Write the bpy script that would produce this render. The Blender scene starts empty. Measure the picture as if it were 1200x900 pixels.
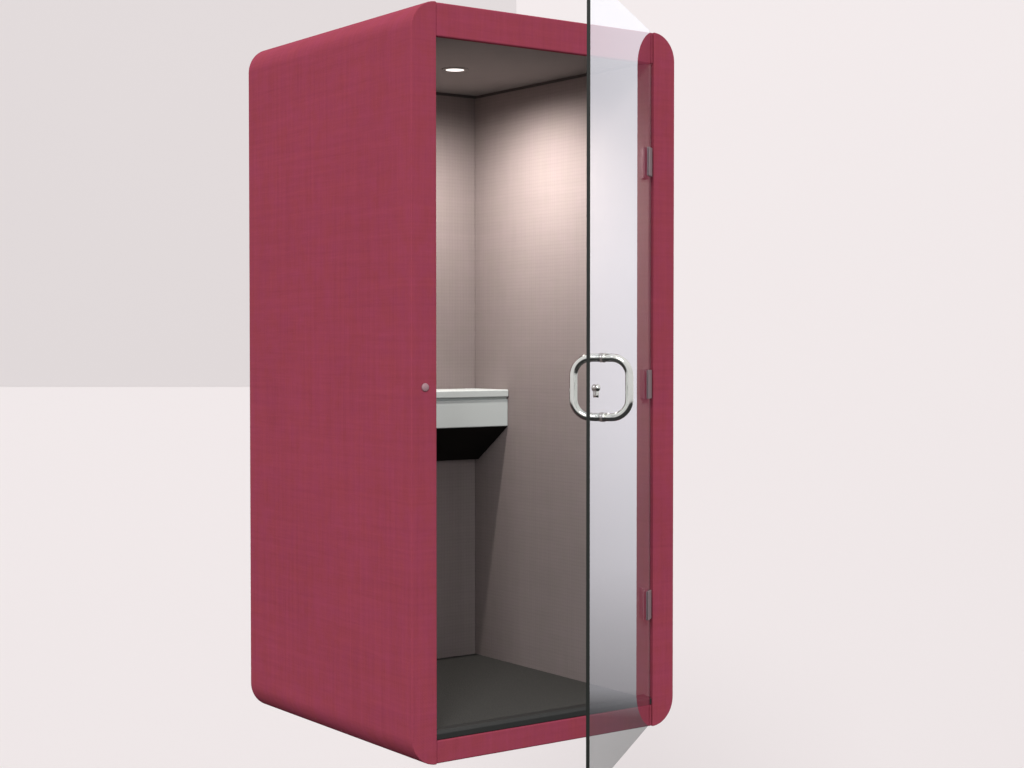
import bpy, bmesh, math
from mathutils import Vector

# ------------------------------------------------------------------ scene
sc = bpy.context.scene
COL = sc.collection
sc.view_settings.view_transform = 'Standard'
sc.view_settings.look = 'None'
sc.view_settings.exposure = 0.0
sc.view_settings.gamma = 1.0
sc.view_settings.use_curve_mapping = False
sc.cycles.max_bounces = 10
sc.cycles.transparent_max_bounces = 16
sc.cycles.caustics_reflective = False
sc.cycles.caustics_refractive = False

# booth dimensions in metres (front face on y = 0, base on z = 0)
W, D, H = 0.995, 0.9975, 2.2
T = 0.086            # thickness of the side panels, also their corner radius
IW = 0.0967          # inner face of the lining
IB = 0.972           # inner face of the back lining
ZS, ZB = 0.069, 2.101   # top of the sill, underside of the head beam
ZF, ZC = 0.088, 2.115   # carpet, ceiling

# ------------------------------------------------------------------ materials
def new_mat(name):
    m = bpy.data.materials.new(name)
    m.use_nodes = True
    nt = m.node_tree
    return m, nt, nt.nodes, nt.links, nt.nodes['Principled BSDF']

def math_node(nt, op, a, b=None, c=None):
    n = nt.nodes.new('ShaderNodeMath'); n.operation = op
    for i, v in enumerate((a, b, c)):
        if v is None: continue
        if isinstance(v, (int, float)): n.inputs[i].default_value = v
        else: nt.links.new(v, n.inputs[i])
    return n.outputs[0]

def noise(nt, vec, scale, detail=3.0, rough=0.55):
    mp = nt.nodes.new('ShaderNodeMapping'); mp.inputs['Scale'].default_value = scale
    nt.links.new(vec, mp.inputs['Vector'])
    n = nt.nodes.new('ShaderNodeTexNoise')
    n.inputs['Scale'].default_value = 1.0; n.inputs['Detail'].default_value = detail
    n.inputs['Roughness'].default_value = rough
    nt.links.new(mp.outputs['Vector'], n.inputs['Vector'])
    return n.outputs['Fac']

def fabric(name, col, streak, thread, slub=(55.0, 2.6), bump=0.35, sheen=0.15, tint=None, grid=0.0, gridp=0.013):
    """Woven upholstery: slubby warp and weft streaks over a fine thread grid."""
    m, nt, nodes, links, p = new_mat(name)
    tc = nodes.new('ShaderNodeTexCoord')
    sep = nodes.new('ShaderNodeSeparateXYZ'); links.new(tc.outputs['Object'], sep.inputs[0])
    hor = math_node(nt, 'ADD', sep.outputs['X'], sep.outputs['Y'])
    comb = nodes.new('ShaderNodeCombineXYZ')
    links.new(hor, comb.inputs['X']); links.new(sep.outputs['Z'], comb.inputs['Z'])
    vec = comb.outputs[0]
    weft = noise(nt, vec, (slub[1], 1, slub[0]))
    warp = noise(nt, vec, (slub[0] * 1.2, 1, slub[1] * 0.8))
    weft2 = noise(nt, vec, (9.0, 1, 190.0))
    warp2 = noise(nt, vec, (190.0, 1, 9.0))
    broad = noise(nt, vec, (2.2, 1, 3.0), 2)
    s = math_node(nt, 'ADD', math_node(nt, 'ADD', weft, warp), math_node(nt, 'ADD', math_node(nt, 'MULTIPLY', math_node(nt, 'ADD', weft2, warp2), 0.75), math_node(nt, 'MULTIPLY', broad, 0.6)))
    s = math_node(nt, 'SUBTRACT', s, 2.05)
    val = math_node(nt, 'ADD', 1.0, math_node(nt, 'MULTIPLY', s, streak))
    if grid:
        gz = math_node(nt, 'SINE', math_node(nt, 'MULTIPLY', sep.outputs['Z'], 2 * math.pi / gridp))
        gh = math_node(nt, 'SINE', math_node(nt, 'MULTIPLY', hor, 2 * math.pi / gridp))
        g = math_node(nt, 'MULTIPLY', math_node(nt, 'ADD', math_node(nt, 'POWER', math_node(nt, 'ABSOLUTE', gz), 6.0), math_node(nt, 'POWER', math_node(nt, 'ABSOLUTE', gh), 6.0)), grid)
        val = math_node(nt, 'SUBTRACT', val, g)
    mix = nodes.new('ShaderNodeMix'); mix.data_type = 'RGBA'; mix.blend_type = 'MIX'
    mix.inputs[6].default_value = (*col, 1)
    mix.inputs[7].default_value = (*(tint or col), 1)
    hue = noise(nt, vec, (14.0, 1, 11.0), 4, 0.7)
    links.new(math_node(nt, 'MULTIPLY_ADD', hue, 4.0, -1.5), mix.inputs[0])
    mul = nodes.new('ShaderNodeVectorMath'); mul.operation = 'SCALE'
    links.new(mix.outputs[2], mul.inputs[0]); links.new(val, mul.inputs['Scale'])
    links.new(mul.outputs[0], p.inputs['Base Color'])
    p.inputs['Roughness'].default_value = 0.9
    p.inputs['Specular IOR Level'].default_value = 0.02
    p.inputs['Sheen Weight'].default_value = sheen
    p.inputs['Sheen Roughness'].default_value = 0.5
    tz = math_node(nt, 'SINE', math_node(nt, 'MULTIPLY', sep.outputs['Z'], 2 * math.pi / thread))
    th = math_node(nt, 'SINE', math_node(nt, 'MULTIPLY', hor, 2 * math.pi / thread))
    hgt = math_node(nt, 'ADD', math_node(nt, 'MULTIPLY', tz, th), math_node(nt, 'MULTIPLY', s, 1.2))
    bp = nodes.new('ShaderNodeBump'); bp.inputs['Strength'].default_value = bump
    bp.inputs['Distance'].default_value = 0.0006
    links.new(hgt, bp.inputs['Height']); links.new(bp.outputs[0], p.inputs['Normal'])
    return m

def plain(name, col, rough=0.5, metallic=0.0, spec=0.5, var=0.05, scale=30.0, bump=0.0):
    m, nt, nodes, links, p = new_mat(name)
    tc = nodes.new('ShaderNodeTexCoord')
    f = noise(nt, tc.outputs['Object'], (scale,) * 3, 4)
    v = math_node(nt, 'MULTIPLY_ADD', f, 2 * var, 1 - var)
    mul = nodes.new('ShaderNodeVectorMath'); mul.operation = 'SCALE'
    mul.inputs[0].default_value = col; links.new(v, mul.inputs['Scale'])
    links.new(mul.outputs[0], p.inputs['Base Color'])
    p.inputs['Roughness'].default_value = rough
    p.inputs['Metallic'].default_value = metallic
    p.inputs['Specular IOR Level'].default_value = spec
    if bump:
        bp = nodes.new('ShaderNodeBump'); bp.inputs['Strength'].default_value = bump
        bp.inputs['Distance'].default_value = 0.002
        links.new(f, bp.inputs['Height']); links.new(bp.outputs[0], p.inputs['Normal'])
    return m

def glass_mat(name, power, base, top):
    """Clear sheet glass: the face reflects more the flatter it is seen and lets the rest straight through."""
    m, nt, nodes, links, p = new_mat(name)
    nodes.remove(p)
    out = [n for n in nodes if n.type == 'OUTPUT_MATERIAL'][0]
    lw = nodes.new('ShaderNodeLayerWeight'); lw.inputs['Blend'].default_value = 0.5
    f5 = math_node(nt, 'POWER', lw.outputs['Facing'], power)
    fac = math_node(nt, 'MULTIPLY_ADD', f5, top, base)
    tr = nodes.new('ShaderNodeBsdfTransparent'); tr.inputs[0].default_value = (0.97, 0.985, 0.98, 1)
    gl = nodes.new('ShaderNodeBsdfGlossy'); gl.inputs['Roughness'].default_value = 0.0
    gl.inputs['Color'].default_value = (0.95, 0.945, 1, 1)
    mx = nodes.new('ShaderNodeMixShader')
    links.new(fac, mx.inputs[0]); links.new(tr.outputs[0], mx.inputs[1]); links.new(gl.outputs[0], mx.inputs[2])
    links.new(mx.outputs[0], out.inputs['Surface'])
    return m

def lens_mat():
    m, nt, nodes, links, p = new_mat('lamp_lens')
    p.inputs['Base Color'].default_value = (0.9, 0.9, 0.9, 1)
    p.inputs['Emission Color'].default_value = (1.0, 0.94, 0.9, 1)
    p.inputs['Emission Strength'].default_value = 1.6
    return m

M_RED = fabric('crimson_fabric', (0.278, 0.047, 0.080), 0.20, 0.0045, slub=(55.0, 2.0), tint=(0.276, 0.047, 0.068), sheen=0.0)
M_GREY = fabric('mauve_grey_fabric', (0.236, 0.197, 0.193), 0.10, 0.004, slub=(40, 3), bump=0.25, sheen=0.0, tint=(0.231, 0.197, 0.187), grid=0.04, gridp=0.024)
M_CEIL = fabric('grey_ceiling_felt', (0.29, 0.27, 0.265), 0.05, 0.004, bump=0.1, sheen=0.0)
M_CARPET = plain('charcoal_carpet', (0.045, 0.044, 0.041), 0.95, spec=0.1, var=0.25, scale=160, bump=0.6)
M_RUBBER = plain('black_rubber', (0.012, 0.012, 0.011), 0.55, spec=0.35, var=0.2, scale=60)
M_DESK = plain('pale_grey_laminate', (0.54, 0.585, 0.575), 0.45, spec=0.4, var=0.02, scale=12)
M_BLACK = plain('matt_black_shade', (0.008, 0.007, 0.006), 0.8, spec=0.1)  # black of the shadow wedge below the desk
M_CORNER_SHADE = plain('dark_grey_corner_shade', (0.10, 0.088, 0.085), 0.9, spec=0.1)  # shade along the ceiling joint, put into the colour
M_STEEL = plain('brushed_steel', (0.50, 0.50, 0.47), 0.10, metallic=1.0, var=0.03, scale=80)
M_HINGE = plain('satin_hinge_metal', (0.20, 0.15, 0.158), 0.5, metallic=0.4, var=0.05, scale=80)
M_BUTTON = plain('grey_button_metal', (0.30, 0.17, 0.19), 0.6)
M_BEZEL = plain('lamp_bezel_metal', (0.30, 0.29, 0.28), 0.35, metallic=0.8)
M_GLASS = glass_mat('coated_door_glass', 3.0, 0.05, 0.95)
M_GLASS_IN = glass_mat('inner_door_glass', 5.0, 0.005, 0.02)
M_EDGE = plain('ground_glass_edge', (0.010, 0.012, 0.010), 0.4, spec=0.25, var=0.15, scale=8)
M_LENS = lens_mat()
M_WALL = plain('offwhite_backdrop_paint', (0.928, 0.872, 0.860), 0.95, spec=0.0, var=0.006, scale=0.5)
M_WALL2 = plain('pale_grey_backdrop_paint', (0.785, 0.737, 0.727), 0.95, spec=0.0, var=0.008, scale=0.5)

# ------------------------------------------------------------------ helpers
def link(name, me, mats, parent=None, smooth=True):
    for f in me.polygons: f.use_smooth = smooth
    o = bpy.data.objects.new(name, me); COL.objects.link(o)
    for m in (mats if isinstance(mats, (list, tuple)) else [mats]): me.materials.append(m)
    if parent is not None: o.parent = parent
    return o

def from_bm(name, bm, mats, parent=None, smooth=True, bevel=0.0, seg=3, angle=40):
    bmesh.ops.recalc_face_normals(bm, faces=bm.faces)
    me = bpy.data.meshes.new(name); bm.to_mesh(me); bm.free()
    o = link(name, me, mats, parent, smooth)
    if bevel:
        b = o.modifiers.new('bevel', 'BEVEL'); b.width = bevel; b.segments = seg
        b.limit_method = 'ANGLE'; b.angle_limit = math.radians(angle); b.harden_normals = True
    return o

def add_box(bm, lo, hi):
    vs = [bm.verts.new((x, y, z)) for x in (lo[0], hi[0]) for y in (lo[1], hi[1]) for z in (lo[2], hi[2])]
    for q in ((0, 1, 3, 2), (4, 6, 7, 5), (0, 4, 5, 1), (2, 3, 7, 6), (0, 2, 6, 4), (1, 5, 7, 3)):
        bm.faces.new([vs[i] for i in q])

def box(name, lo, hi, mats, parent=None, bevel=0.0):
    bm = bmesh.new(); add_box(bm, lo, hi)
    return from_bm(name, bm, mats, parent, smooth=bool(bevel), bevel=bevel)

def extrude_profile(bm, pts, axis, a, b):
    """pts: 2-D outline; axis 'y' -> (x,z) outline swept a..b, axis 'x' -> (y,z) outline."""
    mk = (lambda p, t: (p[0], t, p[1])) if axis == 'y' else (lambda p, t: (t, p[0], p[1]))
    r0 = [bm.verts.new(mk(p, a)) for p in pts]; r1 = [bm.verts.new(mk(p, b)) for p in pts]
    n = len(pts)
    for i in range(n): bm.faces.new((r0[i], r0[(i + 1) % n], r1[(i + 1) % n], r1[i]))
    bm.faces.new(r0); bm.faces.new(r1[::-1])

def lathe(bm, prof, origin, axis, n=48):
    """prof: (radius, height) list revolved about the axis through origin."""
    ax = Vector(axis).normalized(); u = ax.orthogonal().normalized(); v = ax.cross(u)
    o = Vector(origin); rings = []
    for r, h in prof:
        if r < 1e-6: rings.append([bm.verts.new(o + ax * h)])
        else: rings.append([bm.verts.new(o + ax * h + (u * math.cos(2 * math.pi * k / n) + v * math.sin(2 * math.pi * k / n)) * r) for k in range(n)])
    for a, b in zip(rings, rings[1:]):
        for k in range(n):
            q = [a[k % len(a)], a[(k + 1) % len(a)], b[(k + 1) % len(b)], b[k % len(b)]]
            q = list(dict.fromkeys(q))
            if len(q) > 2: bm.faces.new(q)

def tube(bm, pts, r, n=20, closed=False, cap=True):
    pts = [Vector(p) for p in pts]; N = len(pts); rings = []
    ref = None
    for i, p in enumerate(pts):
        a = pts[(i - 1) % N] if (closed or i) else p
        b = pts[(i + 1) % N] if (closed or i < N - 1) else p
        t = (b - a).normalized()
        if ref is None: ref = t.orthogonal().normalized()
        ref = (ref - t * ref.dot(t)).normalized(); v = t.cross(ref)
        rings.append([bm.verts.new(p + (ref * math.cos(2 * math.pi * k / n) + v * math.sin(2 * math.pi * k / n)) * r) for k in range(n)])
    for i in range(N if closed else N - 1):
        a, b = rings[i], rings[(i + 1) % N]
        for k in range(n): bm.faces.new((a[k], a[(k + 1) % n], b[(k + 1) % n], b[k]))
    if cap and not closed:
        bm.faces.new(rings[0]); bm.faces.new(rings[-1][::-1])

# ------------------------------------------------------------------ camera
YAW, PITCH = 0.6299, 0.025
cam = bpy.data.cameras.new('camera'); cam_o = bpy.data.objects.new('camera', cam); COL.objects.link(cam_o)
cam.sensor_width = 36.0; cam.lens = 1969.18 / 1200 * 36
cam.clip_start = 0.05; cam.clip_end = 500
cam_o.location = (-2.5893, -4.0382, 1.2241)
cam_o.rotation_euler = (math.pi / 2 - PITCH, 0, -YAW)
sc.camera = cam_o
CAM = Vector(cam_o.location)
FW = Vector((math.sin(YAW), math.cos(YAW), 0)); RT = Vector((math.cos(YAW), -math.sin(YAW), 0)); UP = Vector((0, 0, 1))

# ------------------------------------------------------------------ backdrop
def slab(name, r0, r1, z0, z1, dist, thick, m):
    bm = bmesh.new(); add_box(bm, (r0, 0, z0), (r1, thick, z1))
    o = from_bm(name, bm, m, smooth=False)
    o.location = (CAM.x + FW.x * dist, CAM.y + FW.y * dist, 0); o.rotation_euler = (0, 0, -YAW)
    o['kind'] = 'structure'
    return o
DIST = 15.0
slab('backdrop', -7.5, 5.2, -6.0, 9.5, DIST, 0.10, M_WALL)
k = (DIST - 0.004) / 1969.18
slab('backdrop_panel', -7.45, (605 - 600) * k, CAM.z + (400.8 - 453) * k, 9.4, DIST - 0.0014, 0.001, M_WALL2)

# ------------------------------------------------------------------ the booth
booth = bpy.data.objects.new('phone_booth', None); COL.objects.link(booth)
booth.location = (0, 0, 0)
booth['label'] = 'crimson fabric phone booth with rounded corners and its clear glass door standing open'
booth['category'] = 'phone booth'

def side_outline(mirror):
    pts = [(T, 0.0)]
    for i in range(17):
        a = math.pi / 2 * i / 16
        pts.append((T - T * math.sin(a), T - T * math.cos(a)))
    for i in range(17):
        a = math.pi / 2 * i / 16
        pts.append((T - T * math.cos(a), H - T + T * math.sin(a)))
    pts.append((T, H))
    out = []
    for p in pts:
        if not out or (abs(out[-1][0] - p[0]) + abs(out[-1][1] - p[1])) > 1e-6: out.append(p)
    return [(W - x, z) for x, z in out] if mirror else out
for mir in (False, True):
    bm = bmesh.new(); extrude_profile(bm, side_outline(mir), 'y', 0.0, D)
    from_bm('side_panel', bm, M_RED, booth, bevel=0.0025, seg=3, angle=50)
g = 0.0008
bm = bmesh.new()
extrude_profile(bm, [(0.003, ZB), (0.022, ZB), (0.022, ZC + 0.008), (D - 0.003, ZC + 0.008), (D - 0.003, H - 0.001), (0.003, H - 0.001)], 'x', T + g, W - T - g)
from_bm('top_panel', bm, M_RED, booth, bevel=0.005)
box('base_panel', (T + g, 0.003, 0.001), (W - T - g, D - 0.003, ZS), M_RED, booth, bevel=0.005)
box('back_panel', (T + g, D - 0.014, ZS + g), (W - T - g, D - 0.002, ZC + 0.007), M_RED, booth, bevel=0.002)
# lining
box('side_lining', (T + g, 0.012, ZF - 0.006), (T + 0.004, IB + 0.008, ZC - 0.011), M_GREY, booth, bevel=0.002)
box('side_lining', (W - IW, 0.012, ZF - 0.006), (W - T - g, IB + 0.008, ZC - 0.011), M_GREY, booth, bevel=0.002)
box('back_lining', (IW + g, IB, ZF - 0.006), (W - IW - g, IB + 0.0105, ZC - 0.011), M_GREY, booth, bevel=0.002)
box('ceiling_lining', (T + 2 * g, 0.0235, ZC), (W - T - 2 * g, IB + 0.0105, ZC + 0.007), M_CEIL, booth)
box('carpet', (IW + g, 0.045, ZS + g), (W - IW - g, IB - g, ZF), M_CARPET, booth)
bm = bmesh.new()      # dark strips imitating the corner shade between lining and ceiling
add_box(bm, (T + g, 0.024, ZC - 0.0105), (T + 0.004, IB + 0.008, ZC - g))
add_box(bm, (W - T - 0.004, 0.024, ZC - 0.0105), (W - T - g, IB + 0.008, ZC - g))
add_box(bm, (T + 0.005, IB + 0.0065, ZC - 0.0105), (W - T - 0.005, IB + 0.0105, ZC - g))
from_bm('ceiling_shade_strip', bm, M_CORNER_SHADE, booth, smooth=False)
# rubber threshold with a sloping front
bm = bmesh.new()
extrude_profile(bm, [(0.004, ZS + g), (0.004, ZS + 0.018), (0.012, ZS + 0.027), (0.034, ZS + 0.030), (0.044, ZS + 0.022), (0.044, ZS + g)], 'x', T + g, W - T - g)
from_bm('threshold', bm, M_RUBBER, booth, bevel=0.002)

# ceiling lamp
ZL = ZC
LX, LY = 0.508, 0.527
bm = bmesh.new(); lathe(bm, [(0.031, 0.0), (0.043, 0.0), (0.043, -0.002), (0.040, -0.0035), (0.031, -0.0035), (0.031, 0.0)], (LX, LY, ZL - 0.0002), (0, 0, 1))
lamp = from_bm('ceiling_lamp', bm, M_BEZEL, booth)
bm = bmesh.new(); lathe(bm, [(0, -0.0042), (0.020, -0.0038), (0.0305, -0.0022), (0.0305, -0.0006), (0, -0.0006)], (LX, LY, ZL - 0.0002), (0, 0, 1))
from_bm('lens', bm, M_LENS, lamp)

# desk: laminate body, lip and a black wedge standing in for its cast shadow
DX0, DX1 = IW + 0.001, W - IW - 0.001
DY0, DY1 = 0.765, IB - 0.001
desk = box('desk', (DX0, DY0 + 0.004, 0.927), (DX1, DY1, 1.022), M_DESK, booth, bevel=0.003)
box('desk_top', (DX0, DY0 - 0.001, 1.030), (DX1, DY1, 1.056), M_DESK, desk, bevel=0.004)
box('shadow_gap', (DX0, DY0 + 0.012, 1.0225), (DX1, DY1, 1.0295), M_DESK, desk)
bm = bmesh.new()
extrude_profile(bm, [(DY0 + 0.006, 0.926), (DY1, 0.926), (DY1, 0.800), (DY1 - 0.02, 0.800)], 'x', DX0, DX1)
from_bm('under_desk_shade', bm, M_BLACK, desk, smooth=False)

# latch button on the front edge of the left panel
bm = bmesh.new(); lathe(bm, [(0, 0.005), (0.009, 0.005), (0.0115, 0.003), (0.0125, 0.0), (0, 0.0)], (0.046, 0.0, 1.094), (0, -1, 0))
from_bm('latch_button', bm, M_BUTTON, booth)

# ------------------------------------------------------------------ the door (own axes: x along the door, y outwards)
DW, DANG, DT = 0.884, math.radians(38.51), 0.010
ca, sa = math.cos(DANG), math.sin(DANG)
HX, HY = W - T - 0.0005, 0.0085
def dpt(s, n, z):    # s along the door from the hinge, n out of its outer face
    return Vector((HX - ca * s + sa * n, HY - sa * s - ca * n, z))
bm = bmesh.new()
c = []
for z in (0.010, H - 0.001):
    c.append([bm.verts.new(dpt(s, n, z)) for s, n in ((0.004, 0.0), (DW, 0.0), (DW, -DT), (0.004, -DT))])
fs = []
for i in range(4):
    f = bm.faces.new((c[0][i], c[0][(i + 1) % 4], c[1][(i + 1) % 4], c[1][i])); f.material_index = {0: 0, 1: 1, 2: 2, 3: 2}[i]
for ring in c:
    f = bm.faces.new(ring); f.material_index = 2
door = from_bm('door', bm, [M_GLASS, M_EDGE, M_GLASS_IN], booth, smooth=False)
door['label'] = 'clear glass door with a dark edge, swung open'

# pull handle: rounded steel ring through the glass, one half on each side
SH, ZH = 0.726, 1.099
ro, ri, hz, rc = 0.075, 0.073, 0.082, 0.050
NM = -DT / 2
def ring_half(sign, reach):
    P = []
    P.append((0.0, hz))
    for i in range(13):
        a = math.pi / 2 * i / 12
        P.append((reach - rc + rc * math.sin(a), hz - rc + rc * math.cos(a)))
    for i in range(13):
        a = math.pi / 2 * i / 12
        P.append((reach - rc + rc * math.cos(a), -hz + rc - rc * math.sin(a)))
    P.append((0.0, -hz))
    return [dpt(SH, NM + sign * (DT / 2 + x), ZH + z) for x, z in P]
for sg, reach in ((1, ro), (-1, ri)):
    bm = bmesh.new(); tube(bm, ring_half(sg, reach), 0.0115)
    from_bm('handle', bm, M_STEEL, door)
for zz in (hz, -hz):
    bm = bmesh.new()
    nrm = dpt(0, 1, 0) - dpt(0, 0, 0)
    for a, b in ((0.0002, 0.008), (-DT - 0.012, -DT - 0.0002)):
        lathe(bm, [(0, a), (0.0125, a), (0.0132, a + 0.001), (0.0132, b - 0.001), (0.0125, b), (0, b)], dpt(SH, 0, ZH + zz), nrm, 32)
    from_bm('handle_collar', bm, M_STEEL, door)
# lock thumb-turn beside the edge
bm = bmesh.new()
nrm = dpt(0, 1, 0) - dpt(0, 0, 0)
lathe(bm, [(0, 0.0003), (0.0085, 0.0003), (0.010, 0.003), (0.010, 0.007), (0.007, 0.0105), (0.003, 0.012), (0, 0.0122)], dpt(0.812, 0, 1.100), nrm, 32)
tube(bm, [dpt(0.812, n, z) for n, z in ((0.004, 1.100), (0.0045, 1.090), (0.004, 1.080), (0.003, 1.074))], 0.0042, 16)
from_bm('lock_knob', bm, M_STEEL, door)

# three hinges: jamb plate, knuckle, glass clamp
for zc in (1.790, 1.091, 0.393):
    bm = bmesh.new()
    add_box(bm, (W - IW - 0.006, 0.013, zc - 0.048), (W - IW - 0.0005, 0.048, zc + 0.048))
    h = from_bm('hinge', bm, M_HINGE, booth, bevel=0.0015)
    bm = bmesh.new()
    lathe(bm, [(0, -0.048), (0.006, -0.048), (0.0065, -0.046), (0.0065, 0.046), (0.006, 0.048), (0, 0.048)], dpt(0.010, -0.022, zc), (0, 0, 1), 24)
    from_bm('knuckle', bm, M_HINGE, h)
    bm = bmesh.new()
    for n0, n1 in ((-DT - 0.006, -DT - 0.0004), (0.0003, 0.0045)):
        vs = [bm.verts.new(dpt(s, n, z)) for z in (zc - 0.045, zc + 0.045) for s, n in ((0.018, n0), (0.062, n0), (0.062, n1), (0.018, n1))]
        for q in ((0, 1, 2, 3), (7, 6, 5, 4), (0, 4, 5, 1), (1, 5, 6, 2), (2, 6, 7, 3), (3, 7, 4, 0)): bm.faces.new([vs[i] for i in q])
    from_bm('clamp', bm, M_HINGE, h, bevel=0.001)

# ------------------------------------------------------------------ light
def spot(name, loc, energy, size, blend, radius, col):
    l = bpy.data.lights.new(name, 'SPOT'); l.energy = energy; l.spot_size = math.radians(size); l.spot_blend = blend
    l.shadow_soft_size = radius; l.color = col
    o = bpy.data.objects.new(name, l); COL.objects.link(o); o.location = loc
    return o
spot('ceiling_lamp_light', (LX, LY, ZL - 0.030), 76.0, 176, 1.0, 0.02, (1.0, 0.935, 0.895))

def area(name, loc, target, size, energy, col=(1, 1, 1)):
    l = bpy.data.lights.new(name, 'AREA'); l.shape = 'SQUARE'; l.size = size; l.energy = energy; l.color = col
    o = bpy.data.objects.new(name, l); COL.objects.link(o); o.location = loc
    o.rotation_euler = (Vector(target) - Vector(loc)).to_track_quat('-Z', 'Y').to_euler()
    return o
# added area light, unseen behind and above the camera, evenly on booth and backdrop
area('added_key_light', (-9.0, -9.5, 9.0), (2.0, 3.0, 1.2), 3.0, 1100)

w = bpy.data.worlds.new('World'); sc.world = w; w.use_nodes = True
nt = w.node_tree; bg = nt.nodes['Background']
tc = nt.nodes.new('ShaderNodeTexCoord'); sep = nt.nodes.new('ShaderNodeSeparateXYZ')
nt.links.new(tc.outputs['Generated'], sep.inputs[0])
mr = nt.nodes.new('ShaderNodeMapRange'); mr.inputs['From Min'].default_value = -1; mr.inputs['From Max'].default_value = 1
nt.links.new(sep.outputs['Z'], mr.inputs['Value'])
cr = nt.nodes.new('ShaderNodeValToRGB'); nt.links.new(mr.outputs[0], cr.inputs[0])
stops = [(-1.0, 0.06), (-0.26, 0.07), (-0.214, 0.09), (-0.206, 0.44), (-0.17, 0.64), (-0.13, 0.93), (-0.05, 1.17), (0.05, 1.26), (0.12, 1.14), (0.5, 1.3), (1.0, 1.5)]
cr.color_ramp.elements.remove(cr.color_ramp.elements[1])
for i, (z, v) in enumerate(stops):
    e = cr.color_ramp.elements[0] if i == 0 else cr.color_ramp.elements.new((z + 1) / 2)
    e.position = (z + 1) / 2
    v = v / 2.0
    e.color = (v * 1.0, v * 0.99, v * 1.01, 1)
nt.links.new(cr.outputs[0], bg.inputs['Color']); bg.inputs['Strength'].default_value = 2.0
